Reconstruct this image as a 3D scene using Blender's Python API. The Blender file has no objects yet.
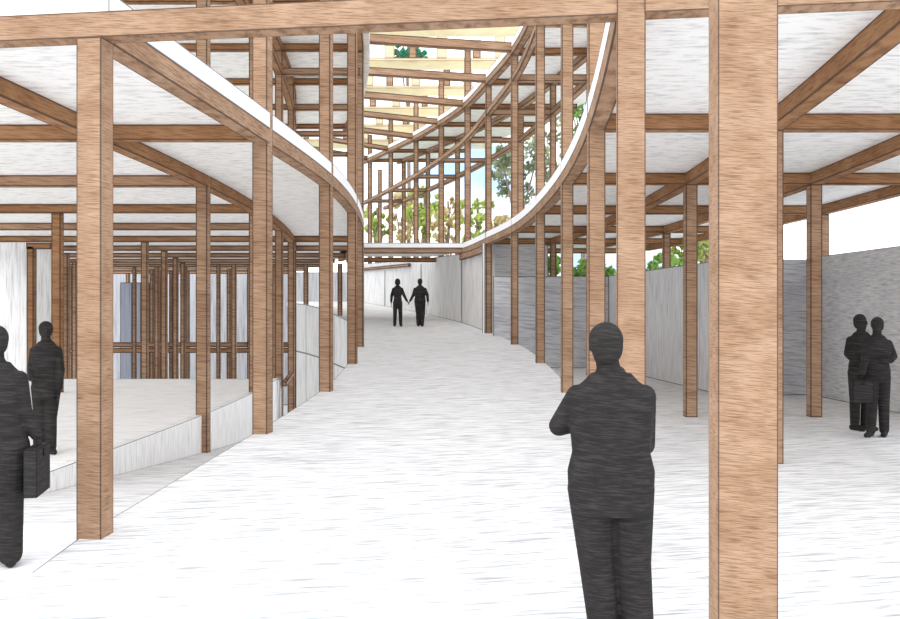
import bpy, bmesh, math, random
import numpy as np
from mathutils import Vector, Matrix
random.seed(7)
SC = bpy.context.scene
COL = SC.collection
F = 981.0          # focal length in pixels of the 900 px wide frame
EYE = 1.85
ORD = ['front', 'second', 'third', 'fourth', 'fifth', 'sixth', 'seventh', 'eighth', 'ninth', 'tenth', 'eleventh', 'twelfth', 'thirteenth', 'fourteenth']

# ---------------------------------------------------------------- helpers
class MB:
    """collects faces with two uv maps: place on the face from its middle, and half size of the face (metres)"""
    def __init__(s): s.v = []; s.f = []; s.uv = []; s.hf = []
    def quad(s, a, b, c, d, lu=True, lv=True):
        i = len(s.v); s.v += [Vector(p) for p in (a, b, c, d)]
        s.f.append((i, i+1, i+2, i+3))
        a, b, c, d = s.v[i:i+4]
        w = ((b-a).length+(c-d).length)/4; h = ((d-a).length+(c-b).length)/4
        s.uv += [(-w, -h), (w, -h), (w, h), (-w, h)]
        s.hf += [(w if lu else 1e4, h if lv else 1e4)]*4
    def hexa(s, p, lines=(True, True), skip=()):
        # p: bottom 0-3 counter-clockwise from above, top 4-7
        q = [(3, 2, 1, 0), (4, 5, 6, 7), (0, 1, 5, 4), (1, 2, 6, 5), (2, 3, 7, 6), (3, 0, 4, 7)]
        for k, (a, b, c, d) in enumerate(q):
            if k not in skip: s.quad(p[a], p[b], p[c], p[d], *lines)
    def box(s, c, sx, sy, sz, rot=0.0):
        ca, sa = math.cos(rot), math.sin(rot)
        def P(x, y, z): return (c[0]+x*ca-y*sa, c[1]+x*sa+y*ca, c[2]+z)
        x, y, z = sx/2, sy/2, sz
        s.hexa([P(-x,-y,0), P(x,-y,0), P(x,y,0), P(-x,y,0), P(-x,-y,z), P(x,-y,z), P(x,y,z), P(-x,y,z)])
    def bar(s, a, b, w, h):
        """straight beam from a to b (bottom centre line), width w, height h"""
        a, b = Vector(a), Vector(b); d = (b-a); d.z = 0; d.normalize(); n = Vector((-d.y, d.x, 0))*w/2; u = Vector((0,0,h))
        s.hexa([a-n, b-n, b+n, a+n, a-n+u, b-n+u, b+n+u, a+n+u])
    def sweep(s, pts, w, h):
        """continuous beam along a polyline (bottom centre line)"""
        P = [Vector(p) for p in pts]; N = []
        for i in range(len(P)):
            d = P[min(i+1, len(P)-1)]-P[max(i-1, 0)]; d.z = 0; d.normalize(); N.append(Vector((-d.y, d.x, 0))*w/2)
        u = Vector((0,0,h))
        for i in range(len(P)-1):
            a0, a1, b0, b1 = P[i]-N[i], P[i]+N[i], P[i+1]-N[i+1], P[i+1]+N[i+1]
            s.quad(b0, a0, a1, b1, False, True); s.quad(a0+u, b0+u, b1+u, a1+u, False, True)
            s.quad(a0, b0, b0+u, a0+u, False, True); s.quad(b1, a1, a1+u, b1+u, False, True)
        a0, a1 = P[0]-N[0], P[0]+N[0]; s.quad(a1, a0, a0+u, a1+u)
        b0, b1 = P[-1]-N[-1], P[-1]+N[-1]; s.quad(b0, b1, b1+u, b0+u)
    def slab(s, st, z0, z1):
        """solid strip: stations ((xl, yl), (xr, yr)); z0 and z1 are functions of y"""
        def V(p, z): return Vector((p[0], p[1], z(p[1])))
        for (l0, r0), (l1, r1) in zip(st[:-1], st[1:]):
            s.quad(V(l1, z0), V(r1, z0), V(r0, z0), V(l0, z0), False, False)
            s.quad(V(l0, z1), V(r0, z1), V(r1, z1), V(l1, z1), True, False)
            s.quad(V(r0, z0), V(r1, z0), V(r1, z1), V(r0, z1), False, True)
            s.quad(V(l1, z0), V(l0, z0), V(l0, z1), V(l1, z1), False, True)
        l, r = st[0]; s.quad(V(l, z0), V(r, z0), V(r, z1), V(l, z1))
        l, r = st[-1]; s.quad(V(r, z0), V(l, z0), V(l, z1), V(r, z1))
    def build(s, name, mat, parent=None, base=None, px=None):
        me = bpy.data.meshes.new(name)
        if base is None: base = Vector((0,0,0))
        base = Vector(base)
        me.from_pydata([tuple(v-base) for v in s.v], [], s.f)
        u = me.uv_layers.new(name='ink'); h = me.uv_layers.new(name='half')
        u.data.foreach_set('uv', [x for t in s.uv for x in t]); h.data.foreach_set('uv', [x for t in s.hf for x in t])
        me.materials.append(mat); me.update()
        o = bpy.data.objects.new(name, me); o.location = base; COL.objects.link(o)
        if parent: o.parent = parent
        if px is None: px = max(2.5, np.mean([v.y for v in s.v]))/F
        o['px'] = float(px)
        return o
def tag(o, label, cat, group=None, kind=None):
    o['label'] = label; o['category'] = cat
    if group: o['group'] = group
    o['kind'] = kind or 'thing'
    return o
def struct(o): o['kind'] = 'structure'; return o
def empty(name, loc, rz=0):
    o = bpy.data.objects.new(name, None); o.empty_display_size = .2; o.location = loc; o.rotation_euler.z = rz
    COL.objects.link(o); return o
def spline(pts):
    y = np.array([p[0] for p in pts], float); x = np.array([p[1] for p in pts], float); n = len(y)
    h = np.diff(y); A = np.zeros((n, n)); r = np.zeros(n); A[0,0] = A[-1,-1] = 1
    for i in range(1, n-1):
        A[i,i-1] = h[i-1]; A[i,i] = 2*(h[i-1]+h[i]); A[i,i+1] = h[i]
        r[i] = 3*((x[i+1]-x[i])/h[i]-(x[i]-x[i-1])/h[i-1])
    c = np.linalg.solve(A, r)
    def f(t):
        i = int(min(max(np.searchsorted(y, t)-1, 0), n-2)); d = t-y[i]
        b = (x[i+1]-x[i])/h[i]-h[i]*(2*c[i]+c[i+1])/3; dd = (c[i+1]-c[i])/(3*h[i])
        return float(x[i]+b*d+c[i]*d*d+dd*d**3)
    return f
def frange(a, b, n): return [a+(b-a)*i/n for i in range(n+1)]

# ---------------------------------------------------------------- materials
def nodes(name):
    m = bpy.data.materials.new(name); m.use_nodes = True
    t = m.node_tree; t.nodes.clear()
    out = t.nodes.new('ShaderNodeOutputMaterial')
    return m, t, out
def nd(t, typ, **kw):
    n = t.nodes.new(typ)
    for k, v in kw.items(): setattr(n, k, v)
    return n
def math_(t, op, a, b=None, c=None):
    n = nd(t, 'ShaderNodeMath', operation=op)
    for i, x in enumerate((a, b, c)):
        if x is None: continue
        if isinstance(x, (int, float)): n.inputs[i].default_value = x
        else: t.links.new(x, n.inputs[i])
    return n.outputs[0]
def mixc(t, fac, a, b, typ='MIX'):
    n = nd(t, 'ShaderNodeMix', data_type='RGBA', blend_type=typ)
    for s, x in ((n.inputs[0], fac), (n.inputs[6], a), (n.inputs[7], b)):
        if isinstance(x, (int, float)): s.default_value = x
        elif isinstance(x, tuple): s.default_value = (*x, 1) if len(x) == 3 else x
        else: t.links.new(x, s)
    return n.outputs[2]
def lin(r, g, b):
    f = lambda c: (c/255/12.92) if c/255 <= .04045 else ((c/255+.055)/1.055)**2.4
    return (f(r), f(g), f(b))
def sketch(name, col, dark, stretch=(26, 26, 1.5), amount=.5, patch=None, ink=(.09,.055,.04), inkw=.75, use_px=True, rough=.9, translucent=0, cut=(.42,.72), skew=.07, yskew=0, flat=False):
    """hand-drawn surface: fine streaks along one direction, broad wash patches and an ink line along the real edges"""
    m, t, out = nodes(name)
    geo = nd(t, 'ShaderNodeNewGeometry')
    att = nd(t, 'ShaderNodeAttribute', attribute_type='OBJECT', attribute_name='px')
    px = att.outputs['Fac']
    sep = nd(t, 'ShaderNodeSeparateXYZ'); t.links.new(geo.outputs['Position'], sep.inputs[0])
    div = px if use_px else 0.01
    xs = math_(t, 'DIVIDE', sep.outputs[0], div); ys = math_(t, 'DIVIDE', sep.outputs[1], div); zs = math_(t, 'DIVIDE', sep.outputs[2], div)
    zt = math_(t, 'ADD', zs, math_(t, 'MULTIPLY', xs, skew))
    if yskew: ys = math_(t, 'ADD', ys, math_(t, 'MULTIPLY', xs, yskew))
    def noise(sx, sy, sz, detail, rg=.6):
        cb = nd(t, 'ShaderNodeCombineXYZ')
        t.links.new(math_(t, 'DIVIDE', xs, sx), cb.inputs[0]); t.links.new(math_(t, 'DIVIDE', ys, sy), cb.inputs[1]); t.links.new(math_(t, 'DIVIDE', zt, sz), cb.inputs[2])
        n = nd(t, 'ShaderNodeTexNoise'); n.inputs['Scale'].default_value = 1; n.inputs['Detail'].default_value = detail; n.inputs['Roughness'].default_value = rg
        t.links.new(cb.outputs[0], n.inputs['Vector']); return n.outputs['Fac']
    st = noise(*stretch, 3)
    mr = nd(t, 'ShaderNodeMapRange'); mr.inputs[1].default_value = cut[0]; mr.inputs[2].default_value = cut[1]; t.links.new(st, mr.inputs[0])
    pt = noise(60, 60, 38, 4)
    mp = nd(t, 'ShaderNodeMapRange'); mp.inputs[1].default_value = .35; mp.inputs[2].default_value = .68; t.links.new(pt, mp.inputs[0])
    amt = math_(t, 'MULTIPLY', mr.outputs[0], amount)
    if flat:
        ns = nd(t, 'ShaderNodeSeparateXYZ'); t.links.new(geo.outputs['True Normal'], ns.inputs[0])
        amt = math_(t, 'MULTIPLY', amt, math_(t, 'ABSOLUTE', ns.outputs[2]))
    c = mixc(t, amt, col, dark)
    if patch: c = mixc(t, math_(t, 'MULTIPLY', mp.outputs[0], .65), c, patch, 'MULTIPLY')
    if inkw:
        u1 = nd(t, 'ShaderNodeUVMap', uv_map='ink'); u2 = nd(t, 'ShaderNodeUVMap', uv_map='half')
        a = nd(t, 'ShaderNodeSeparateXYZ'); b = nd(t, 'ShaderNodeSeparateXYZ'); t.links.new(u1.outputs[0], a.inputs[0]); t.links.new(u2.outputs[0], b.inputs[0])
        du = math_(t, 'SUBTRACT', b.outputs[0], math_(t, 'ABSOLUTE', a.outputs[0])); dv = math_(t, 'SUBTRACT', b.outputs[1], math_(t, 'ABSOLUTE', a.outputs[1]))
        d = math_(t, 'DIVIDE', math_(t, 'MINIMUM', du, dv), px)
        ln = math_(t, 'LESS_THAN', d, inkw)
        c = mixc(t, math_(t, 'MULTIPLY', ln, .82), c, ink)
    bs = nd(t, 'ShaderNodeBsdfPrincipled'); bs.inputs['Roughness'].default_value = rough; bs.inputs['Specular IOR Level'].default_value = .15
    t.links.new(c, bs.inputs['Base Color'])
    last = bs.outputs[0]
    if translucent:
        tr = nd(t, 'ShaderNodeBsdfTranslucent'); t.links.new(c, tr.inputs[0])
        mx = nd(t, 'ShaderNodeMixShader'); mx.inputs[0].default_value = translucent
        t.links.new(last, mx.inputs[1]); t.links.new(tr.outputs[0], mx.inputs[2]); last = mx.outputs[0]
    t.links.new(last, out.inputs[0])
    return m
WSTR = dict(stretch=(19, 19, .95), cut=(.44,.66), ink=(.075,.048,.036), inkw=1.1)
WOOD = sketch('timber', lin(184,151,123), lin(110,80,57), amount=.68, patch=lin(205,190,176), **WSTR)
WOOD_WARM = sketch('honey timber', lin(174,132,96), lin(106,72,46), amount=.68, patch=lin(205,186,165), **WSTR)
CREAM = sketch('pale canopy timber', lin(240,233,208), lin(215,200,160), amount=.45, translucent=.5, ink=lin(190,160,120))
CEIL = sketch('white ceiling', lin(253,252,249), lin(165,164,164), stretch=(24, 5, 1.3), amount=.5, flat=True, ink=(.12,.1,.1), cut=(.48,.70))
FLOOR_LIFTED = sketch('floor lightened for dim platform', lin(254,253,251), lin(140,140,142), stretch=(40, 3.6, 12), amount=.55, ink=(.1,.1,.1), use_px=False, cut=(.48,.76), yskew=-.22)  # lighter copy of the floor; its paleness stands in for light the platform lacks
FLOOR = sketch('white floor', lin(240,239,237), lin(92,92,94), stretch=(40, 3.6, 12), amount=.7, ink=(.1,.1,.1), use_px=False, cut=(.44,.74), yskew=-.22)
CONC = sketch('concrete panel', lin(236,234,231), lin(150,148,147), stretch=(1.3, 1.3, 26), amount=.6, ink=(.12,.11,.11), skew=0, cut=(.44,.68))
WHITEW = sketch('white panel', lin(250,249,246), lin(165,163,162), stretch=(1.3, 1.3, 26), amount=.55, ink=(.12,.11,.11), skew=0, cut=(.46,.70))
WALLV = sketch('light grey streaked wall', lin(222,221,220), lin(150,149,150), stretch=(1.3,1.3,26), amount=.6, ink=(.08,.08,.08), skew=.0, cut=(.44,.68))
FARW = sketch('far grey panel', lin(190,190,193), lin(128,128,132), stretch=(1.3,1.3,26), amount=.6, ink=(.08,.08,.08), skew=0, cut=(.44,.68))
WALLM = sketch('grey wall', lin(226,225,224), lin(148,147,148), stretch=(18, 18, 1.2), amount=.6, ink=(.08,.08,.08), patch=lin(228,228,229), cut=(.44,.68))
WALLD = sketch('darker grey wall', lin(218,218,219), lin(128,128,132), stretch=(18, 18, 1.2), amount=.65, ink=(.08,.08,.08), patch=lin(215,215,218), cut=(.44,.68))
BLUEP = sketch('blue grey panel', lin(176,182,196), lin(120,126,140), stretch=(1.6,1.6,30), amount=.5, skew=0)
GOLDP = sketch('brown panel', lin(150,118,90), lin(90,62,40), amount=.5)
CHAR = sketch('charcoal cloth', lin(44,41,40), lin(82,78,76), amount=.55, inkw=0, stretch=(18,18,1.3), cut=(.46,.70))
CHARS = sketch('charcoal skin', lin(46,43,41), lin(82,78,75), amount=.55, inkw=0, stretch=(18,18,1.3), cut=(.46,.70))
CHARB = sketch('charcoal leather', lin(45,43,42), lin(82,79,78), amount=.55, inkw=.8, ink=(.01,.01,.01), stretch=(18,18,1.3), cut=(.46,.70))
def plain(name, a, b, scale=3.0, tr=0):
    m, t, out = nodes(name)
    n = nd(t, 'ShaderNodeTexNoise'); n.inputs['Scale'].default_value = scale; n.inputs['Detail'].default_value = 4
    g = nd(t, 'ShaderNodeNewGeometry'); t.links.new(g.outputs['Position'], n.inputs['Vector'])
    r = nd(t, 'ShaderNodeMapRange'); r.inputs[1].default_value = .35; r.inputs[2].default_value = .65; t.links.new(n.outputs['Fac'], r.inputs[0])
    c = mixc(t, r.outputs[0], a, b)
    bs = nd(t, 'ShaderNodeBsdfPrincipled'); bs.inputs['Roughness'].default_value = .9; t.links.new(c, bs.inputs['Base Color']); last = bs.outputs[0]
    if tr:
        x = nd(t, 'ShaderNodeBsdfTranslucent'); t.links.new(c, x.inputs[0]); mx = nd(t, 'ShaderNodeMixShader'); mx.inputs[0].default_value = tr
        t.links.new(last, mx.inputs[1]); t.links.new(x.outputs[0], mx.inputs[2]); last = mx.outputs[0]
    t.links.new(last, out.inputs[0]); return m
LEAF_PINE = plain('pine foliage', lin(118,130,98), lin(176,178,146), .9, .3)
LEAF_LIME = plain('bright foliage', lin(140,165,60), lin(216,222,140), .9, .4)
LEAF_GREEN = plain('green hedge leaves', lin(96,146,58), lin(160,192,104), 1.2, .3)
LEAF_TEAL = plain('dark green foliage', lin(60,150,115), lin(110,175,145), .6, .3)
LEAF_OCHRE = plain('dry foliage', lin(186,164,110), lin(226,212,165), .9, .3)
BARK = plain('bark', lin(112,96,86), lin(150,130,112), 5)
GROUND = plain('pale ground', lin(205,208,196), lin(178,184,160), .3)

# ---------------------------------------------------------------- plan of the place
DL = [7.85+4.7*n for n in range(14)]                                  # rows on the left
DR = [7.25, 11.85, 16.94, 22.2, 27.6, 32.4, 37.7, 42.8, 48.0, 53.5, 58.8, 64.0]   # rows on the right
R1X = [1.33, 1.765, 2.02, 2.04, 1.815, 1.27, .576, -.48, -1.76, -3.33, -4.9, -6.7]
r1 = spline([(-2, .2)]+list(zip(DR, R1X)))
le = spline([(7.85,-2.84),(12.7,-2.44),(17.1,-2.16),(22,-2.19),(26.8,-2.46),(31.4,-2.9),(36,-3.5),(41,-4.3),(46,-5.4),(55,-8.0),(64,-11)])
li = spline([(8,-4.72),(12.55,-4.5),(17.25,-4.34),(21.95,-4.38),(26.65,-4.64),(31.35,-5.08),(36.05,-5.75),(41,-6.7),(46,-7.8),(64,-13)])
BEAM_Z = 4.0; SL0 = 4.2; SL1 = 4.41                                   # beam underside, slab underside, slab top
row0 = lambda x: 7.425-.148*x
# arc length of the ramp edge gives the height of the rising ramp
_ys = np.arange(6.9, 66, .1); _xs = np.array([r1(y) for y in _ys]); _s = np.concatenate([[0], np.cumsum(np.hypot(np.diff(_xs), np.diff(_ys)))])
def ramp_z(y): return 0.0 if y <= 6.9 else .042*float(np.interp(y, _ys, _s))
def desc_z(y): return min(0.0, -.072*(y-8))
def roof_r(y): return 9.0+.054*(y-27.6)
def roof_l(y): return 8.86+.035*(y-26.65)
TIE = 8.25
PW = .2

# ---------------------------------------------------------------- floors
b = MB()
b.quad((-26,-3,0), (26,-3,0), (26,6.9,0), (-26,6.9,0), False, False)
for y0, y1 in zip(frange(6.9, 34, 20)[:-1], frange(6.9, 34, 20)[1:]):
    b.quad((r1(y0)+.12, y0, 0), (26, y0, 0), (26, y1, 0), (r1(y1)+.12, y1, 0), False, False)
struct(b.build('floor', FLOOR, px=.012))
b = MB()
ys = frange(6.9, 26.0, 24)
for y0, y1 in zip(ys[:-1], ys[1:]):
    a0 = li(max(y0, 8)) if y0 >= 8 else -2.95; a1 = li(max(y1, 8)) if y1 >= 8 else -2.95
    if y0 < 8 <= y1: a0 = a1 = -4.72
    if y1 < 8: a0 = a1 = -2.95
    b.quad((-26, y0, 0), (a0, y0, 0), (a1, y1, 0), (-26, y1, 0), False, False)
    if y0 < 8 <= y1: b.quad((-4.72, y0, 0), (-2.95, y0, 0), (-2.95, y1, 0), (-4.72, y1, 0), False, False)
struct(b.build('floor_platform', FLOOR_LIFTED, px=.012))
# rising ramp
ys = frange(6.9, 63, 60)
b = MB(); b.slab([((min(le(max(y, 7.85)), r1(y)-4.2) if y > 30 else le(max(y, 7.85))-.1, y), (r1(y)+.12, y)) for y in ys], lambda y: ramp_z(y)-.3, ramp_z)
struct(b.build('floor_ramp', FLOOR, px=.014))
# descending ramp on the left with the white face of the platform beside it
ys = frange(8.1, 37, 30)
b = MB(); b.slab([((li(y), y), (le(y)-.12, y)) for y in ys], lambda y: desc_z(y)-.2, desc_z)
struct(b.build('floor_lower_ramp', FLOOR, px=.015))
b = MB()
for y0, y1 in zip(ys[:-1], ys[1:]):
    if y1 > 26.5: break
    b.hexa([(li(y0)-.15, y0, desc_z(y0)-.2), (li(y0), y0, desc_z(y0)-.2), (li(y1), y1, desc_z(y1)-.2), (li(y1)-.15, y1, desc_z(y1)-.2),
            (li(y0)-.15, y0, .004), (li(y0), y0, .004), (li(y1), y1, .004), (li(y1)-.15, y1, .004)], (False, True))
struct(b.build('wall_platform', WHITEW, px=.016))
b = MB(); b.box((-15.5, 26.1, -4.2), 22, .2, 4.2); struct(b.build('wall_platform_end', CONC, px=.026))
b = MB(); b.quad((-45, 26.2, -4.2), (-3.2, 26.2, -4.2), (-3.2, 66, -4.2), (-45, 66, -4.2), False, False)
struct(b.build('floor_lower', FLOOR, px=.03))
# ground outside, behind the walls
b = MB(); ys = frange(34, 64, 12)+[200]
for y0, y1 in zip(ys[:-1], ys[1:]):
    x0, x1 = (r1(y0)+.3, r1(y1)+.3) if y1 <= 64 else (-90, -90)
    b.quad((x0, y0, -.03), (120, y0, -.03), (120, y1, -.03), (x1, y1, -.03), False, False)
struct(b.build('ground', GROUND, px=.1))

# ---------------------------------------------------------------- ceilings of the ground storey
ys = frange(7.9, 52, 50)
XL = -15.5
st = [((XL, row0(XL)+.05), (le(7.85)+.1, row0(-2.84)+.05))]+[((XL-max(0, y-30)*.5, max(y, row0(XL)+.06+.01*i)), (le(y)+.1, y)) for i, y in enumerate(ys[1:])]
b = MB(); b.slab(st, lambda y: SL0, lambda y: SL1); struct(b.build('ceiling_left', CEIL, px=.016))
ys = frange(7.3, 38, 34)
b = MB(); b.slab([((r1(y)-.1, max(y, row0(r1(y))+.05)), (r1(y)+6.5, max(y-.95, row0(r1(y)+6.5)+.05) if i == 0 else y)) for i, y in enumerate(ys)], lambda y: SL0, lambda y: SL1)
struct(b.build('ceiling_right', CEIL, px=.016))
b = MB(); b.slab([((-4.2, 37.6), (.75, 37.6)), ((-4.9, 43.6), (-.4, 43.6))], lambda y: SL0, lambda y: SL1); struct(b.build('ceiling_bridge', CEIL, px=.04))

# sloping slab of the top storey on both sides of the void
b = MB(); ys = frange(9, 60, 50)
b.slab([((r1(y)-.1, y), (r1(y)+4.5, y)) for y in ys], lambda y: roof_r(y)+.2, lambda y: roof_r(y)+.41); struct(b.build('ceiling_upper_right', CEIL, px=.026))
b = MB(); ys = frange(9, 44, 36)
b.slab([((-16, y), (le(y)+.27, y)) for y in ys], lambda y: roof_l(y)+.2, lambda y: roof_l(y)+.41); struct(b.build('ceiling_upper_left', CEIL, px=.026))

# ---------------------------------------------------------------- walls
def wall(name, p0, p1, z0, z1, mat, th=.18, lines=(True, True)):
    a, c = Vector((*p0, 0)), Vector((*p1, 0)); d = (c-a).normalized(); n = Vector((-d.y, d.x, 0))*th
    m = MB(); m.hexa([a+Vector((0,0,z0)), c+Vector((0,0,z0)), c+n+Vector((0,0,z0)), a+n+Vector((0,0,z0)), a+Vector((0,0,z1)), c+Vector((0,0,z1)), c+n+Vector((0,0,z1)), a+n+Vector((0,0,z1))], lines)
    return struct(m.build(name, mat))
def at(x, D): return ((x-450)*D/F, D)
wall('wall_right_back', (1.37, 31.0), at(609, 31.0), 0, 2.9, WALLD)
wall('wall_right_clerestory', (1.3, 33.0), (3.3, 33.0), 0, 4.2, WALLM)
wall('wall_right_middle', at(609, 31.0), at(746, 19.85), 0, 2.92, WALLV)
wall('wall_right_recess', at(744, 21.2), at(813, 21.2), 0, 2.93, WALLD)
wall('wall_right_return', (at(746, 19.95)[0]+.02, 19.95), (at(746, 19.95)[0]+.02, 21.2), 0, 2.92, WALLD)
wall('wall_right_front', at(813, 21.15), at(985, 14.9), 0, 2.98, WALLM)
# curved panel wall of the ramp beyond the last post
yb = [32.4, 38.4, 46.5, 54.5, 62.5]
m = MB()
for k in range(4):
    for y0, y1 in zip(frange(yb[k], yb[k+1], 3)[:-1], frange(yb[k], yb[k+1], 3)[1:]):
        top = lambda y: 4.03+.028*max(0, y-38.4)
        x0, x1 = r1(y0)+.02, r1(y1)+.02
        m.hexa([(x0, y0, ramp_z(y0)-.012), (x0+.2, y0, -.05), (x1+.2, y1, -.05), (x1, y1, ramp_z(y1)-.012), (x0, y0, top(y0)), (x0+.2, y0, top(y0)), (x1+.2, y1, top(y1)), (x1, y1, top(y1))], (False, True))
struct(m.build('wall_ramp', CONC, px=.04))
for k, y in enumerate(yb[1:4]):
    m = MB(); m.box((r1(y)-.005, y, ramp_z(y)), .03, .05, 4.0-ramp_z(y)); o = struct(m.build('trim_%d' % (k+1), CONC, px=.05))
m = MB(); m.box((1.105, 32.3, ramp_z(32.3)-.05), .09, .1, 4.1-ramp_z(32.3)); struct(m.build('trim_4', CEIL, px=.033))
# rail along the top of the panel wall
m = MB(); m.sweep([(r1(y)-.12, y, 3.98+.021*(y-49)) for y in frange(48.5, 61, 10)], .1, .17)
tag(m.build('timber_rail', WOOD, base=(r1(47.5), 47.5, 3.9)), 'thin timber rail fixed near the top of the curved panel wall, above the couple', 'rail')
m = MB(); m.sweep([(r1(y)-.08, y, 3.75+.005*(y-33)) for y in frange(33, 38.2, 4)], .1, .25)
tag(m.build('timber_rail', WOOD, base=(r1(33), 33, 3.75)), 'short timber strip on the panel wall just behind the last outer ramp post', 'rail')
# far left block
wall('wall_left_near', (-21, 32.2), at(27.2, 32.2), -4.2, 4.15, WHITEW)
wall('wall_left_middle', at(36, 34.5), at(52, 34.5), -4.2, 4.0, WHITEW)
wall('wall_left_far', (-34, 62), (-2, 62), -4.2, 4.2, FARW)
# curved parapet panels at the foot of the lower ramp
pp = [(288, 303, 41.0), (306, 305, 38.5), (320, 308.5, 36.9), (334, 314.5, 35.2), (350, 322, 33.8)]
m = MB()
for (xa, ya, Da), (xb, yb2, Db) in zip(pp[:-1], pp[1:]):
    A, B = at(xa, Da), at(xb, Db); za, zb = EYE+(310-ya)*Da/F, EYE+(310-yb2)*Db/F
    for k0, k1 in ((0, .62), (.62, 1.0)):
        z = lambda t, u: -3.0+(t+3.0)*u
        m.hexa([(*A, z(za,k0)), (*B, z(zb,k0)), (B[0], B[1]+.2, z(zb,k0)), (A[0], A[1]+.2, z(za,k0)), (*A, z(za,k1)), (*B, z(zb,k1)), (B[0], B[1]+.2, z(zb,k1)), (A[0], A[1]+.2, z(za,k1))])
struct(m.build('wall_lower_ramp_end', WHITEW, px=.037))

# ---------------------------------------------------------------- posts
def post(x, y, z0, z1, label, group, mat=WOOD, w=PW, rot=None):
    if rot is None: rot = 0
    m = MB(); m.box((x, y, z0), w, w, z1-z0, rot)
    return tag(m.build('timber_post', mat, base=(x, y, z0), px=max(y, 2.5)/F), label, 'post', group)
def slope(f, y): return -math.atan((f(y+.3)-f(y-.3))/.6)
# foreground
post((742.3-450)*3.37/F, 3.37, 0, 4.9, 'widest pale timber post, closest to the viewer, right of the standing man', 'free posts in the foreground', rot=-.10, w=.195)
post(-2.84, 7.85, 0, BEAM_Z, 'pale timber post at the left under the front beam, beside the two left people', 'posts under the front beam', rot=-.142, w=.205)
post(1.33, 7.22, 0, 6.6, 'timber post rising directly behind the man with folded arms', 'posts under the front beam', rot=-.142, w=.205)
# right ring of posts along the ramp
for n in range(1, 6):
    post(R1X[n], DR[n], ramp_z(DR[n])-(.35 if n > 1 else .22), roof_r(DR[n]), 'tall timber post on the right edge of the ramp, %s behind the standing man' % ['', 'nearest', 'second', 'third', 'fourth', 'farthest'][n], 'posts on the right ramp edge', rot=slope(r1, DR[n])*.5)
for n in range(6, 11):
    post(R1X[n]+.1, DR[n], 4.03+.028*max(0, DR[n]-38.4), 11.9+.02*(n-6)*5, 'slender timber post above the panel wall, %s' % ['rightmost', 'second from right', 'third from right', 'fourth from right', 'leftmost'][n-6], 'posts on the panel wall', w=.25)
# outer rings right
for n in range(1, 6):
    lab = 'timber post one bay right of the ramp edge, %s row back' % ORD[n]
    if n == 1: lab = 'timber post mostly hidden behind the widest post, a sliver at its right edge'
    if n == 2: lab = 'free timber post standing on the floor between the man and the widest post'
    post(R1X[n]+2.13, DR[n], 0, BEAM_Z if n < 3 else roof_r(DR[n]), lab, 'posts one bay right of the ramp')
for n in range(6, 12):
    post(R1X[n]+2.13, DR[n], -.03, roof_r(DR[n]), 'tall far timber post outside the panel wall against the trees, %s from the right' % ['first', 'second', 'third', 'fourth', 'fifth', 'sixth'][n-6], 'far posts outside the panel wall', w=.25)
for n in range(2, 5):
    lab = ['', '', 'timber post on the floor left of the two people by the grey wall', 'timber post behind the widest post, near the recessed grey wall', 'short looking timber post seen above the grey wall against the green hedge'][n]
    post(R1X[n]+4.27, DR[n], 0, BEAM_Z, lab, 'posts two bays right of the ramp')
post(R1X[3]+6.4, DR[3], 0, BEAM_Z, 'outermost timber post, peeking out right behind the post beside the paired people', 'posts three bays right of the ramp')
# left edge of the ramp
for n in range(1, 5):
    y = [0, 12.75, 17.1, 22.0, 26.75][n]
    post(le(y), y, ramp_z(y)-.3, roof_l(y), 'tall timber post on the left edge of the ramp, %s' % ['', 'nearest and broadest', 'second from the front', 'third from the front', 'last before the bend'][n], 'posts on the left ramp edge', rot=slope(le, y)-.12)
# edge of the platform
for n in range(1, 7):
    y = DL[n]
    post(li(y), y, desc_z(y)-.05, roof_l(y) if n < 6 else BEAM_Z, 'timber post on the left platform edge, %s' % ['', 'nearest, behind the pale front post', 'second back, half sunk behind the platform face', 'third back', 'fourth back', 'fifth back', 'sixth back'][n], 'posts on the platform edge', rot=slope(li, y)-.05)
# deep left
ll = lambda n: li(DL[n])-[0, 0, 4.4, 4.4, 4.47, 4.67, 4.75, 4.75, 4.7, 4.7, 4.5, 4.3, 4, 4][n]
for n in range(3, 12):
    post(ll(n), DL[n] if n != 4 else 25.6, 0 if n <= 4 else -4.2, BEAM_Z, 'timber post deep in the left hall, %s in the row' % ['nearest, beside the second left person,', 'second', 'third', 'fourth', 'fifth', 'sixth', 'seventh', 'eighth', 'ninth'][n-3], 'posts deep in the left hall', mat=WOOD_WARM if n == 3 else WOOD)
post(at(31.5, 31.4)[0], 31.4, -4.2, 3.85, 'timber post against the white wall behind the two left people', 'posts deep in the left hall', mat=WOOD_WARM)
m = MB(); m.bar((at(27.5, 31.4)[0], 31.4, 3.78), (at(52, 31.4)[0], 31.4, 3.78), .2, .2)
tag(m.build('timber_lintel', WOOD_WARM, base=(at(31, 31.4)[0], 31.4, 3.78)), 'short timber lintel over the white opening behind the two left people', 'lintel')
FP = [(66, 36), (70.5, 48), (75, 42), (128, 55), (134.5, 47), (152, 50), (157, 47), (160, 53), (171.5, 52), (186, 53), (218.5, 44), (229, 50), (234, 44), (249.5, 48), (267.5, 52), (274.5, 46), (306, 44), (327, 46), (340, 44)]
for k, (x, D) in enumerate(FP):
    wz = 3.9 if x < 300 else 3.9
    post((x-450)*D/F, D, -4.2, wz, 'slim post at the back of the left hall, %s from the left' % (ORD+['fifteenth', 'sixteenth', 'seventeenth', 'eighteenth', 'nineteenth'])[k].replace('front', 'first'), 'slim posts at the back of the left hall', w=.2 if k not in (4, 10) else .16)

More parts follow.
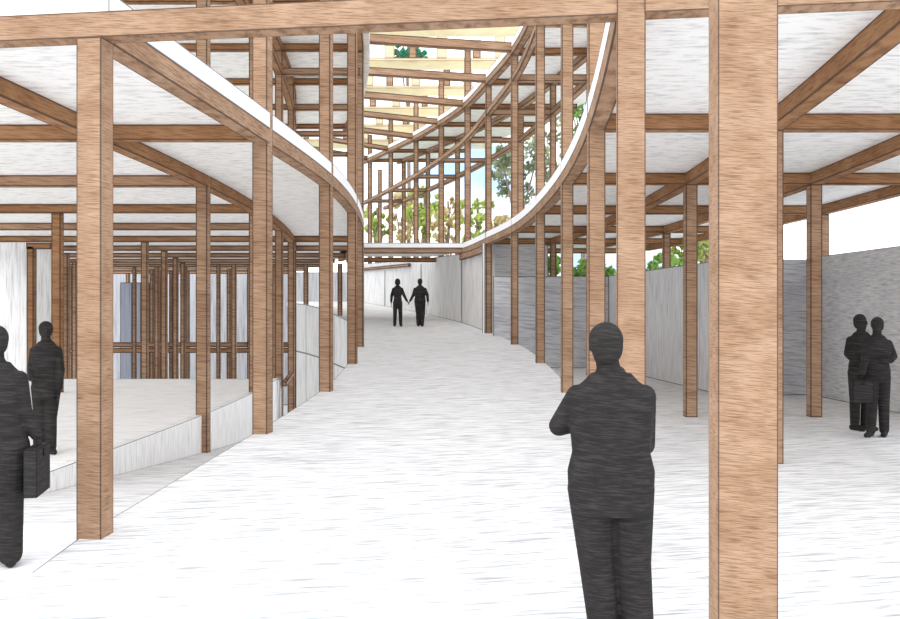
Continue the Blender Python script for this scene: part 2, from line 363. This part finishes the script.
# ---------------------------------------------------------------- beams
def beam(a, c, label, group, mat=WOOD, w=.2, h=.2, name='timber_beam'):
    a, c = (a[0], a[1], a[2]+.005), (c[0], c[1], c[2]+.005)
    m = MB(); m.bar(a, c, w, h-.01)
    d = min(a[1], c[1]) if abs(a[1]-c[1]) > 4 else (a[1]+c[1])/2
    return tag(m.build(name, mat, base=a, px=d/F), label, 'beam', group)
def ring(pts, label, group, w=.2, h=.2, mat=WOOD, px=None):
    m = MB(); m.sweep(pts, w, h)
    return tag(m.build('timber_edge_beam', mat, base=pts[0], px=px), label, 'beam', group)
GC = 'cross beams under the left ceiling'; GR = 'cross beams under the right ceiling'; GT = 'cross beams of the top storey'
x0 = -15.0
m = MB(); m.bar((x0, row0(x0), BEAM_Z), (1.24, row0(1.24), BEAM_Z), .2, .2)
tag(m.build('timber_beam', WOOD, base=(x0, row0(x0), BEAM_Z), px=7.6/F), 'long pale timber beam across the top of the view from the left', 'beam', 'front beams')
m = MB(); m.bar((1.42, row0(1.42)-.03, BEAM_Z), (9.2, row0(9.2), BEAM_Z), .2, .2)
tag(m.build('timber_beam', WOOD, base=(1.42, row0(1.42), BEAM_Z), px=7/F), 'pale timber front beam at the top right, passing behind the widest post', 'beam', 'front beams')
for n in range(1, 12):
    y = DL[n]; xr = li(y) if n >= 2 else le(12.55)-.1
    beam((-15.4 if n < 6 else -15-(y-31)*.48, y, BEAM_Z), ((xr if n in (2, 3, 4) else le(min(y, 62)))-.08, y, BEAM_Z), 'timber cross beam under the left ceiling, %s row from the front beam' % ['', 'first', 'second', 'third', 'fourth', 'fifth', 'sixth', 'seventh', 'eighth', 'ninth', 'tenth', 'eleventh', 'twelfth'][n], GC, mat=WOOD_WARM if n in (1, 3, 5) else WOOD)
for n in range(1, 7):
    y = DR[n]
    beam((R1X[n], y, BEAM_Z), (R1X[n]+6.4, y, BEAM_Z), 'timber cross beam under the right ceiling, %s row behind the front beam' % ['', 'first', 'second', 'third', 'fourth', 'fifth', 'sixth'][n], GR, mat=WOOD_WARM)
# edge beams following the curves
ring([(le(y), y, BEAM_Z) for y in frange(7.95, 44, 44)], 'curved timber edge beam under the left white slab edge, running down to the bend', 'curved edge beams', px=.013)
ring([(li(y), y, BEAM_Z) for y in frange(8.8, 40, 40)], 'curved timber beam under the left ceiling along the platform edge', 'curved edge beams', mat=WOOD_WARM, px=.017)
ring([(r1(y), y, BEAM_Z) for y in frange(7.4, 37.7, 44)], 'curved timber edge beam sweeping under the white slab edge on the right of the void', 'curved edge beams', px=.016)
ring([(.55, 37.7, BEAM_Z), (-3.4, 37.7, BEAM_Z)], 'straight timber beam under the bridge slab beyond the couple', 'bridge beams', px=.036)
ring([(-.4, 43.5, BEAM_Z-.05), (-4.6, 43.5, BEAM_Z-.05)], 'lower timber beam behind the bridge slab, ending against the panel wall', 'bridge beams', px=.04, mat=WOOD_WARM)
for k, off in enumerate((2.13, 4.27, 6.4)):
    ring([(r1(y)+off, y, BEAM_Z) for y in frange(7.12-.28*k, 36, 40)], 'lengthwise timber beam under the right ceiling, %s' % ['one bay right of the ramp edge', 'two bays right of the ramp edge', 'along the outer edge above the grey wall'][k], 'lengthwise beams under the right ceiling', mat=WOOD_WARM, px=.015)
# top storey right
for k, (off, zf, lab) in enumerate(((0, lambda y: TIE, 'level curved timber tie beam around the right of the void'), (2.13, lambda y: TIE, 'level curved timber tie beam one bay outside the void, seen against the trees'),
                   (0, roof_r, 'rising curved timber beam under the white edge of the top ramp'), (2.13, roof_r, 'rising curved timber beam of the top ramp, one bay outside the void'))):
    ring([(r1(y)+off, y, zf(y)) for y in frange(14, 60 if zf is roof_r else 63, 50)], lab, 'curved beams of the top storey', px=.03, w=.2 if k != 0 else .16)
for n in range(2, 11):
    y = DR[n]; nm = ['', '', 'nearest', 'second', 'third', 'fourth', 'fifth', 'sixth', 'seventh', 'eighth', 'ninth'][n]
    beam((R1X[n], y, TIE), (R1X[n]+(4.3 if n < 5 else 2.13), y, TIE), 'level timber tie beam right of the void in the top storey, %s row' % nm, GT)
    beam((R1X[n], y, roof_r(y)), (R1X[n]+4.3, y, roof_r(y)), 'timber cross beam under the rising top ramp right of the void, %s row' % nm, GT, mat=WOOD_WARM)
# top storey left
for k, (f, zf, lab) in enumerate(((le, roof_l, 'upper curved timber beam along the left edge of the void'), (li, roof_l, 'upper lengthwise timber beam above the platform edge, high on the left'),
                                   (li, lambda y: 8.2, 'level lengthwise tie beam high on the left above the platform edge'))):
    ring([(f(y), y, zf(y)) for y in frange(13, 42, 30)], lab, 'curved beams of the top storey', px=.026, mat=WOOD_WARM)
for n in range(2, 8):
    y = DL[n]; nm = ['', '', 'nearest', 'second', 'third', 'fourth', 'fifth', 'sixth'][n]
    beam((li(y), y, 8.2), (le(y), y, 8.2), 'level timber tie beam left of the void in the top storey, %s row' % nm, GT)
    beam((-15.5, y, roof_l(y)), (le(y), y, roof_l(y)), 'timber cross beam under the upper left ceiling, %s row' % nm, GT, mat=WOOD_WARM)
# open roof beams over the void
for n in range(3, 11):
    yr, yl = DR[n], DL[n]; z = roof_r(yr)+.08
    beam((le(yl)+.1 if n < 8 else le(yl), yl, z), (R1X[n], yr, z), 'grey brown timber beam spanning the open void overhead, %s from the viewer' % ['', '', '', 'nearest', 'second', 'third', 'fourth', 'fifth', 'sixth', 'seventh', 'eighth'][n], 'roof beams over the void', h=.26)
# pale canopy far above
CZ = 12.5
cb = [(35.8, 38.3), (42.0, 43.6), (47.2, 48.9), (52.0, 54.2), (57.0, 59.6), (62, 65)]
for k, (ya, yb2) in enumerate(cb):
    root = empty('canopy_bay', (-3, ya, CZ)); nm = ['nearest', 'second', 'third', 'fourth', 'fifth', 'farthest'][k]
    tag(root, 'pale cream timber canopy bay high over the void, %s from the viewer' % nm, 'canopy', 'canopy bays')
    xl, xr = -9-.25*(ya-36), 5.5-.12*(ya-36)
    m = MB(); m.hexa([(xl, ya, CZ), (xr, ya, CZ), (xr, yb2, CZ), (xl, yb2, CZ), (xl, ya, CZ+.12), (xr, ya, CZ+.12), (xr, yb2, CZ+.12), (xl, yb2, CZ+.12)])
    o = m.build('deck', CREAM, px=ya/F); o.parent = root; o.location = Vector(o.location)-Vector(root.location)
    x = xl+.4; i = 0
    while x < xr-.3:
        dark = (i % 2 == 1)
        m = MB(); m.box((x, ya+.1, CZ+.12), .34 if dark else .42, .12, .78 if dark else .95)
        o = m.build('slat', WOOD if dark else CREAM, px=ya/F); o.parent = root; o.location = Vector(o.location)-Vector(root.location)
        if dark: o['label'] = 'brown upright slat'
        x += 1.0+.25*((i*7) % 3); i += 1

# ---------------------------------------------------------------- far frame with panels at the back of the left hall
m = MB(); m.bar((-33, 48, -.27), (-4.5, 48, -.27), .3, .24)
tag(m.build('timber_beam', WOOD_WARM, base=(-20, 48, -.27)), 'long horizontal timber rail across the back of the left hall, lower edge', 'beam', 'back rails')
m = MB(); m.bar((-33, 48.3, .0), (-4.5, 48.3, .0), .3, .24)
tag(m.build('timber_beam', WOOD, base=(-20, 48.3, 0)), 'long horizontal timber rail across the back of the left hall, upper edge', 'beam', 'back rails')
for k, (xa, xb, mat, lab) in enumerate(((120.5, 132, BLUEP, 'blue grey glass panel at the back of the left hall, left pane'), (136, 141, BLUEP, 'narrow blue grey panel right of the wide blue pane at the left hall back'),
                                 (149, 161, GOLDP, 'dark brown panel at the back of the left hall beside the blue panes'))):
    D = 51; root = None
    m = MB(); X0, X1 = (xa-450)*D/F, (xb-450)*D/F
    m.box(((X0+X1)/2, D, -4.2), X1-X0, .08, 4.2+1.85+27*D/F)
    tag(m.build('wall_panel', mat, base=((X0+X1)/2, D, -4.2)), lab, 'panel', 'panels at the back of the left hall')

# handrail block by the platform edge posts
m = MB(); A = ((284.5-450)*26.0/F, 26.0); B = ((291.5-450)*28.6/F, 28.6)
m.bar((*A, EYE-77*26/F), (*B, EYE-67*28.6/F), .12, .13)
tag(m.build('handrail', WOOD, base=(*A, EYE-77*26/F)), 'short sloping timber handrail between the far platform edge posts', 'handrail')

# ---------------------------------------------------------------- trees and hedges outside
def leaves(center, rad, n, size, mat, name, parent, flat=1.0):
    rnd = random.Random(hash((round(center[0], 2), round(center[1], 2), n)) & 0xffff)
    V = []; Fc = []
    clumps = []
    for i in range(max(14, n//34)):
        while True:
            p = Vector((rnd.uniform(-1,1), rnd.uniform(-1,1), rnd.uniform(-1,1)))
            if p.length <= 1: break
        clumps.append((Vector((p.x*rad[0], p.y*rad[1], p.z*rad[2])), rnd.uniform(.12,.26)*min(rad[0], rad[2])))
    for i in range(n):
        c, r = clumps[i % len(clumps)]
        d = Vector((rnd.gauss(0,1), rnd.gauss(0,1), rnd.gauss(0,1)*flat)); d.normalize()
        p = c+d*r*rnd.random()**.4
        a = Vector((rnd.gauss(0,1), rnd.gauss(0,1), rnd.gauss(0,1))).normalized(); q = a.orthogonal().normalized(); w = a.cross(q)
        s = size*rnd.uniform(.6,1.3); i0 = len(V)
        V += [p-q*s-w*s*.5, p+q*s-w*s*.5, p+q*s*.6+w*s*.6, p-q*s*.6+w*s*.6]; Fc.append((i0, i0+1, i0+2, i0+3))
    me = bpy.data.meshes.new(name); me.from_pydata([tuple(v) for v in V], [], Fc); me.materials.append(mat)
    o = bpy.data.objects.new(name, me); COL.objects.link(o); o.parent = parent
    o.location = Vector(center)-Vector(parent.location); return o
def tube(pts, r0, r1_, mat, name, parent):
    bm = bmesh.new(); rings = []
    for i, p in enumerate(pts):
        r = r0+(r1_-r0)*i/(len(pts)-1)
        rings.append([bm.verts.new(Vector(p)+Vector((r*math.cos(a*math.pi/4), r*math.sin(a*math.pi/4), 0))) for a in range(8)])
    for A, B in zip(rings[:-1], rings[1:]):
        for k in range(8): bm.faces.new((A[k], A[(k+1) % 8], B[(k+1) % 8], B[k]))
    bm.faces.new(rings[-1]); bm.faces.new(rings[0][::-1])
    me = bpy.data.meshes.new(name); bm.to_mesh(me); bm.free(); me.materials.append(mat)
    o = bpy.data.objects.new(name, me); COL.objects.link(o); o.parent = parent; return o
def tree(x, ytop, ybot, D, wpx, mat, label, name='tree', n=1500, size=.17, group='trees beyond the building', bare=.35):
    X = (x-450)*D/F; zt = EYE+(310-ytop)*D/F; zb = EYE+(310-ybot)*D/F; w = wpx*D/F/2
    root = empty(name, (X, D, -.03)); tag(root, label, 'tree', group)
    tube([(0,0,0), (.15,0,zb*.5), (-.1,.1,zb), (.1,0,(zt+zb)/2), (0,0,zt-.5)], .28, .08, BARK, 'trunk', root)
    for k in range(3):
        a = k*2.1+x; tube([(0,0,zb*.8), (math.cos(a)*w*.4, math.sin(a)*w*.4, zb+.2*(zt-zb)), (math.cos(a)*w*.75, math.sin(a)*w*.7, zb+(.5+.1*k)*(zt-zb))], .12, .04, BARK, 'branch', root)
    leaves((X, D, (zt+zb)/2), (w, w, (zt-zb)/2), n, size, mat, 'foliage', root)
tree(517, 128, 205, 78, 60, LEAF_PINE, 'grey green pine seen between the fourth and fifth ramp posts above the slab edge', name='pine_tree')
tree(553, 118, 190, 84, 46, LEAF_PINE, 'grey green pine seen between the second and third ramp posts above the slab edge', name='pine_tree')
tree(582, 96, 140, 90, 40, LEAF_GREEN, 'green crown high behind the nearest ramp post, under the upper ceiling', n=1500)
tree(424, 182, 245, 82, 40, LEAF_LIME, 'yellow green tree behind the posts directly above the man of the couple', n=1300)
tree(477, 192, 250, 80, 38, LEAF_LIME, 'yellow green tree seen above the panel wall, right of the far posts', n=1300)
tree(404, 190, 246, 95, 30, LEAF_OCHRE, 'dry ochre tree behind the far posts above the woman of the couple', n=1500)
tree(448, 196, 250, 92, 34, LEAF_OCHRE, 'dry ochre tree in the middle gap of the far posts', n=1300)
tree(408, 47, 62, 120, 46, LEAF_TEAL, 'dark teal green treetop showing through the canopy slats overhead', n=1500, size=.3)
tree(505, 215, 256, 70, 30, LEAF_OCHRE, 'dry ochre tree low behind the slab edge, left of the third ramp post', n=1500)
tree(690, 235, 262, 42, 46, LEAF_LIME, 'bright leafy tree above the grey wall beside the widest post', n=1700, size=.08)
tree(705, 226, 250, 46, 36, LEAF_PINE, 'dark leafed tree above the grey wall, half hidden by the widest post', n=1000, size=.08)
tree(377, 202, 245, 86, 26, LEAF_LIME, 'yellow green tree in the leftmost gap of the far posts', n=900)
def hedge(xa, xb, ytop, D, label, mat=LEAF_GREEN):
    Xa, Xb = (xa-450)*D/F, (xb-450)*D/F; zt = EYE+(310-ytop)*D/F; X = (Xa+Xb)/2
    root = empty('hedge', (X, D, -.03)); tag(root, label, 'hedge', 'hedges behind the grey wall')
    tube([(0,0,0), (0,0,zt*.4), (0,0,zt*.8)], .1, .05, BARK, 'stem', root)
    leaves((X, D, zt/2), ((Xb-Xa)/2, .8, zt/2), 3000, .13, mat, 'foliage', root)
hedge(636, 700, 255, 38, 'green hedge over the grey wall right of the standing man')
hedge(560, 622, 262, 40, 'green hedge over the dark grey wall behind the nearest ramp posts')
hedge(538, 566, 248, 44, 'tall green shrub over the dark grey wall between ramp posts', mat=LEAF_GREEN)

# ---------------------------------------------------------------- people
def finish(bm, name, mat, parent, voxel, smooth=4, px=.01):
    me = bpy.data.meshes.new(name+'_raw'); bm.to_mesh(me); bm.free()
    o = bpy.data.objects.new(name+'_raw', me); COL.objects.link(o)
    r = o.modifiers.new('r', 'REMESH'); r.mode = 'VOXEL'; r.voxel_size = voxel
    s = o.modifiers.new('s', 'SMOOTH'); s.factor = .5; s.iterations = smooth
    dg = bpy.context.evaluated_depsgraph_get(); dg.update()
    nm = bpy.data.meshes.new_from_object(o.evaluated_get(dg)); nm.name = name
    bpy.data.objects.remove(o, do_unlink=True); bpy.data.meshes.remove(me)
    nm.materials.clear(); nm.materials.append(mat)
    nm.polygons.foreach_set('use_smooth', [True]*len(nm.polygons))
    q = bpy.data.objects.new(name, nm); COL.objects.link(q); q.parent = parent; q['px'] = px
    return q
def ball(bm, c, r, rot=None):
    if isinstance(r, (int, float)): r = (r, r, r)
    M = Matrix.Translation(Vector(c)) @ (rot.to_4x4() if rot else Matrix()) @ Matrix.Diagonal((*r, 1))
    bmesh.ops.create_uvsphere(bm, u_segments=16, v_segments=10, radius=1, matrix=M)
def limb(bm, a, c, r0, r1_):
    a, c = Vector(a), Vector(c); d = c-a; L = d.length
    if L < 1e-5: return
    M = Matrix.Translation((a+c)/2) @ d.to_track_quat('Z', 'Y').to_matrix().to_4x4()
    bmesh.ops.create_cone(bm, cap_ends=True, segments=16, radius1=r0, radius2=r1_, depth=L, matrix=M)
    ball(bm, a, r0); ball(bm, c, r1_)
def loft(bm, rings):
    R = []
    for (z, cx, cy, rx, ry) in rings:
        R.append([bm.verts.new((cx+rx*math.copysign(abs(math.cos(t))**.85, math.cos(t)), cy+ry*math.copysign(abs(math.sin(t))**.85, math.sin(t)), z)) for t in [k*math.pi/14 for k in range(28)]])
    for A, B in zip(R[:-1], R[1:]):
        for k in range(28): bm.faces.new((A[k], A[(k+1) % 28], B[(k+1) % 28], B[k]))
    bm.faces.new(R[0][::-1]); bm.faces.new(R[-1])
def person(loc, label, H=1.75, face=(0, 1), arms=None, legs=None, wide=1.0, coat=None, hairstyle='short', lean=0, voxel=.009, group=None, head_off=(0,0), legw=1.0, belly=1.0, shoulder=.168, px=.01):
    """limb joints are given for a 1.75 m figure as seen from the viewer: x right, y away, z up; face is the horizontal direction looked in"""
    root = empty('person', loc); tag(root, label, 'person', group)
    k = H/1.75; root.scale = (k, k, k)
    f = Vector((*face, 0)).normalized(); sd = Vector((f.y, -f.x, 0))
    def J(p): return Vector(p)
    arms = arms or [((-.24,.02,1.15), (-.27,.0,.88)), ((.24,.02,1.15), (.27,.0,.88))]
    legs = legs or [((-.1,.0,.48), (-.1,.02,.08)), ((.1,.0,.48), (.1,.02,.08))]
    sh = [Vector((-shoulder*wide,0,1.365)), Vector((shoulder*wide,0,1.365))]
    hx, hy = head_off
    tors = [(.80,0,0,.13,.09), (.88,0,0,.165,.112), (.97,0,0,.168,.118), (1.07,0,0,.148,.108), (1.2,0,0,.158,.115), (1.30,0,0,.180,.118), (1.36,0,0,.182,.108), (1.41,0,0,.152,.092), (1.45,0,0,.108,.078), (1.49,0,0,.075,.066), (1.52,0,0,.058,.058)]
    def torso(bm, g, z0=0, z1=9, w=1.0):
        rr = [(z, cx, cy, rx*wide*w*(belly if z < 1.25 else 1)+g, ry*w+g) for (z, cx, cy, rx, ry) in tors if z0 <= z <= z1]
        loft(bm, rr)
    # ---- body
    bm = bmesh.new(); torso(bm, 0)
    limb(bm, (0,0,1.44), (hx*.7,hy*.7,1.57), .066, .062)
    hc = Vector((hx, hy, 1.64)); R = Matrix((sd, f, Vector((0,0,1)))).transposed()
    ball(bm, hc+f*-.012+Vector((0,0,.012)), (.083,.096,.101), R)
    ball(bm, hc+f*.028-Vector((0,0,.045)), (.058,.062,.07), R)
    ball(bm, hc+f*.06-Vector((0,0,.095)), (.028,.025,.022), R)            # chin
    limb(bm, hc+f*.088+Vector((0,0,.012)), hc+f*.105-Vector((0,0,.022)), .010, .016)   # nose
    limb(bm, hc+f*.082-sd*.02-Vector((0,0,.058)), hc+f*.082+sd*.02-Vector((0,0,.058)), .009, .009)   # mouth
    for s in (-1, 1):
        ball(bm, hc+sd*s*.076-Vector((0,0,.005)), (.012,.022,.032), R)    # ears
        ball(bm, hc+f*.078+sd*s*.03+Vector((0,0,.006)), .013)               # eyes
    for i, s in enumerate((-1, 1)):
        el, wr = Vector(arms[i][0]), Vector(arms[i][1])
        limb(bm, sh[i], el, .055, .042); limb(bm, el, wr, .043, .03)
        d = (wr-el).normalized(); hd = Vector(arms[i][2]).normalized() if len(arms[i]) > 2 else d
        pn = Vector((-s, 0, .15)); pn = (pn-hd*pn.dot(hd)).normalized(); wd = hd.cross(pn).normalized()
        palm = wr+hd*.055
        ball(bm, palm, (.038,.018,.052), Matrix((wd, pn, hd)).transposed())
        for q, (o, L) in enumerate(((-.028,.07), (-.010,.08), (.009,.076), (.027,.06))):
            a = palm+wd*o+hd*.035; b2 = a+hd*L*.55+pn*.004; c2 = b2+hd*L*.4+pn*.02
            limb(bm, a, b2, .0100, .0092); limb(bm, b2, c2, .0092, .008)
        tb = (-1 if wd.dot(f) < 0 else 1)
        a = palm+wd*tb*.03-hd*.025; b2 = a+wd*tb*.028+hd*.03; limb(bm, a, b2, .0125, .0105); limb(bm, b2, b2+hd*.03+pn*.01, .0105, .009)
    hips = [Vector((-.09*legw,0,.88)), Vector((.09*legw,0,.88))]
    for i in range(2):
        kn, an = Vector(legs[i][0]), Vector(legs[i][1])
        limb(bm, hips[i], kn, .088, .06); limb(bm, kn, an, .06, .042)
        ball(bm, kn.lerp(an, .3)-f*.015, (.056,.058,.12))
        h = Vector((an.x, an.y, 0)); limb(bm, h-f*.04+Vector((0,0,an.z-.04)), h+f*.13+Vector((0,0,an.z-.05)), .038, .03); limb(bm, an, h+Vector((0,0,an.z-.04)), .042, .04)
    finish(bm, 'body', CHARS, root, voxel, 3, px)
    # ---- jacket
    bm = bmesh.new(); zc = coat or .86
    rr = [(z, cx, cy, rx*wide*(belly if z < 1.25 else 1)+.022, ry+.024) for (z, cx, cy, rx, ry) in tors if z >= max(zc, .87) and z < 1.50]
    if zc < .86: rr = [(zc, 0, 0, .160*wide*belly+.014, .145), (zc*.5+.43, 0, 0, .162*wide*belly+.014, .14)]+rr
    loft(bm, rr)
    for i in range(2):
        el, wr = Vector(arms[i][0]), Vector(arms[i][1])
        limb(bm, sh[i], el, .064, .056); limb(bm, el, el.lerp(wr, .93), .056, .043)
        ball(bm, sh[i]+Vector((0,0,-.01)), .066)
    limb(bm, (0,0,1.44), (hx*.4,hy*.4,1.50), .074, .068)
    finish(bm, 'jacket', CHAR, root, voxel, 4, px)
    # ---- trousers
    bm = bmesh.new()
    loft(bm, [(.80,0,0,.14*wide*belly,.10), (.9,0,0,.172*wide*belly+.008,.124), (1.0,0,0,.166*wide*belly+.006,.124)])
    for i in range(2):
        kn, an = Vector(legs[i][0]), Vector(legs[i][1])
        limb(bm, hips[i], kn, .108*legw, .082*legw); limb(bm, kn, kn.lerp(an, .96), .082*legw, .07*legw)
    finish(bm, 'trousers', CHAR, root, voxel, 4, px)
    # ---- shoes
    for i in range(2):
        an = Vector(legs[i][1]); bm = bmesh.new(); h = Vector((an.x, an.y, an.z-.08)); out = sd*(.03 if (an.x*sd.x) > 0 else -.03)
        limb(bm, h-f*.05+Vector((0,0,.045)), h+f*.10+out*.6+Vector((0,0,.042)), .043, .044); limb(bm, h+f*.10+out*.6+Vector((0,0,.040)), h+f*.17+out+Vector((0,0,.034)), .044, .034)
        limb(bm, h+Vector((0,0,.05)), h+Vector((0,0,.1)), .045, .045)
        for v in bm.verts: v.co.z = max(v.co.z, h.z)
        finish(bm, 'shoe', CHAR, root, .009, 2, px)
    # ---- hair
    bm = bmesh.new()
    ball(bm, hc-f*.02+Vector((0,0,.025)), (.094,.102,.099), R)
    if hairstyle == 'bob': ball(bm, hc-f*.04-Vector((0,0,.03)), (.105,.08,.11), R)
    else: ball(bm, hc-f*.045-Vector((0,0,.01)), (.088,.066,.102), R)
    for v in bm.verts:
        d = (v.co-hc).dot(f)
        if d > .045: v.co += f*(.045-d)
    finish(bm, 'hair', CHARS, root, .010, 3, px)
    return root
def case(c, w, h, d, rot, label, px, name='briefcase'):
    root = empty(name, c, rot); tag(root, label, 'bag')
    m = MB(); m.box((0,0,-h), w, d, h); o = m.build('body', CHARB, px=px); o.parent = root
    m = MB()
    m.bar((-w*.16, 0, .0), (-w*.16+.02, 0, 0), .025, .06); m.bar((w*.16-.02, 0, .0), (w*.16, 0, 0), .025, .06); m.bar((-w*.16, 0, .055), (w*.16, 0, .055), .028, .025)
    o = m.build('handle', CHARB, px=px); o.parent = root
    m = MB(); m.box((0, -d/2-.004, -.07), w*.12, .012, .05); o = m.build('clasp', CHARB, px=px); o.parent = root
    return root
def ground_at(x, D): return (x-450)*D/F

# man with folded arms in the foreground, seen from behind
person((ground_at(611, 5.3), 5.3, 0), 'person with folded arms in the foreground, seen from behind', H=1.77, face=(-.12, 1), coat=.74,
       arms=[((-.27,.07,1.20), (-.02,.21,1.22), (1,.15,.1)), ((.19,.05,1.10), (-.02,.235,1.15), (-1,.1,.15))], wide=1.12, belly=1.12, legw=1.18, shoulder=.158,
       legs=[((-.075,.01,.48), (-.03,.03,.08)), ((.118,.0,.48), (.150,.0,.08))], head_off=(-.03,.02), voxel=.008, px=.0056)
# two at the left edge
person((ground_at(-5, 7.05), 7.05, 0), 'person in a long dark coat cut off by the left picture edge', H=1.73, face=(-.5, 1), coat=.55,
       arms=[((-.25,.02,1.15), (-.24,.06,.9)), ((.20,.03,1.13), (.28,.06,.94), (.1,0,-1))], wide=1.04, belly=1.16, legw=1.25, voxel=.009, px=.0072)
person((ground_at(46, 12.6), 12.6, 0), 'person in a dark coat standing behind the person at the left edge', H=1.69, face=(.5, -1), coat=.72,
       arms=[((-.19,.0,1.13), (-.13,-.15,1.0), (1,-.2,-.2)), ((.20,-.02,1.12), (.20,-.06,.86))], wide=.95, belly=1.0, legs=[((-.075,-.01,.48), (-.085,.03,.08)), ((.06,0,.48), (.06,.02,.08))], shoulder=.16, voxel=.010, px=.0128)
# couple walking away up the ramp
zr = ramp_z(36.0)
person((ground_at(397.6, 35.95), 35.95, zr), 'slim person walking up the ramp hand in hand, left one of the couple', H=1.75, face=(0, 1), wide=.88, belly=.9, hairstyle='bob', shoulder=.165,
       arms=[((-.215,.01,1.14), (-.235,.02,.9)), ((.23,.02,1.15), (.345,.03,.93), (.5,.1,-.6))], legs=[((-.095,.02,.48), (-.105,.0,.08)), ((.10,.05,.48), (.11,.10,.08))], voxel=.010, px=.037, legw=.9)
person((ground_at(420.0, 36.0), 36.0, zr), 'broader person walking up the ramp hand in hand, right one of the couple', H=1.75, face=(0, 1), wide=1.08, belly=1.05, legw=1.05,
       arms=[((-.25,.02,1.15), (-.36,.0,.94), (-.5,0,-.6)), ((.27,.01,1.16), (.29,.03,.92))], legs=[((-.07,.04,.48), (-.06,.10,.08)), ((.10,.01,.48), (.07,-.03,.08))], voxel=.010, px=.037)
# pair by the grey wall
person((ground_at(861, 15.0), 15.0, 0), 'person standing behind another by the grey wall on the right, head to the left', H=1.77, face=(.6, -1),
       arms=[((-.19,.03,1.16), (-.13,-.14,1.02), (.6,-.4,-.4)), ((.2,0,1.13), (.16,-.16,1.05), (-1,-.2,0))], wide=.95, legs=[((-.09,0,.48), (-.085,.02,.08)), ((.09,0,.48), (.08,.05,.08))], voxel=.010, px=.0153)
person((ground_at(877, 14.3), 14.3, 0), 'person standing in front at the right by the grey wall, elbow bent outward', H=1.73, face=(-.7, -1),
       arms=[((-.20,-.05,1.12), (-.30,-.20,.93), (-.1,0,-1)), ((.245,.0,1.18), (.12,-.17,1.12), (-1,-.1,.1))], wide=.97, belly=1.03, legs=[((-.085,-.02,.48), (-.10,-.02,.08)), ((.10,0,.48), (.115,.02,.08))], voxel=.010, px=.0146)
case((ground_at(859.5, 14.1), 14.02, 1.85-70*14.1/F), .31, .33, .09, .08, 'dark briefcase held beside the front person of the pair by the grey wall', .0146)
case((ground_at(37, 7.12), 7.12, .86), .42, .34, .09, 1.75, 'dark case hanging beside the coat of the person at the left edge', .0072, name='portfolio_case')

# ---------------------------------------------------------------- light, sky, camera
w = bpy.data.worlds.new('sky'); SC.world = w; w.use_nodes = True; t = w.node_tree; t.nodes.clear()
out = t.nodes.new('ShaderNodeOutputWorld'); bg = t.nodes.new('ShaderNodeBackground')
tc = t.nodes.new('ShaderNodeTexCoord'); mp = t.nodes.new('ShaderNodeMapping'); mp.inputs['Scale'].default_value = (1, 1, 2.2); t.links.new(tc.outputs['Generated'], mp.inputs[0])
nz = t.nodes.new('ShaderNodeTexNoise'); nz.inputs['Scale'].default_value = 6.5; nz.inputs['Detail'].default_value = 6; t.links.new(mp.outputs[0], nz.inputs['Vector'])
mr = t.nodes.new('ShaderNodeMapRange'); mr.inputs[1].default_value = .38; mr.inputs[2].default_value = .55; t.links.new(nz.outputs['Fac'], mr.inputs[0])
sky = mixc(t, mr.outputs[0], lin(160, 192, 236), (1.0, .975, .93))
t.links.new(sky, bg.inputs[0]); bg.inputs[1].default_value = 1.0; t.links.new(bg.outputs[0], out.inputs[0])
sun = bpy.data.lights.new('sun', 'SUN'); sun.energy = .55; sun.angle = math.radians(50); sun.color = (1, .985, .96)
so = bpy.data.objects.new('sun', sun); COL.objects.link(so); so.rotation_euler = (math.radians(52), 0, math.radians(-20)); so.location = (0, -5, 20)
cam = bpy.data.cameras.new('camera'); cam.sensor_width = 36; cam.sensor_fit = 'HORIZONTAL'; cam.lens = 36*F/900; cam.clip_end = 500; cam.clip_start = .05
co = bpy.data.objects.new('camera', cam); COL.objects.link(co); co.location = (0, 0, EYE); co.rotation_euler = (math.radians(90), 0, 0)
SC.camera = co
SC.view_settings.view_transform = 'Standard'; SC.view_settings.look = 'None'; SC.view_settings.gamma = 1; SC.view_settings.use_curve_mapping = False
SC.view_settings.exposure = 1.12
SC.cycles.max_bounces = 16; SC.cycles.diffuse_bounces = 12
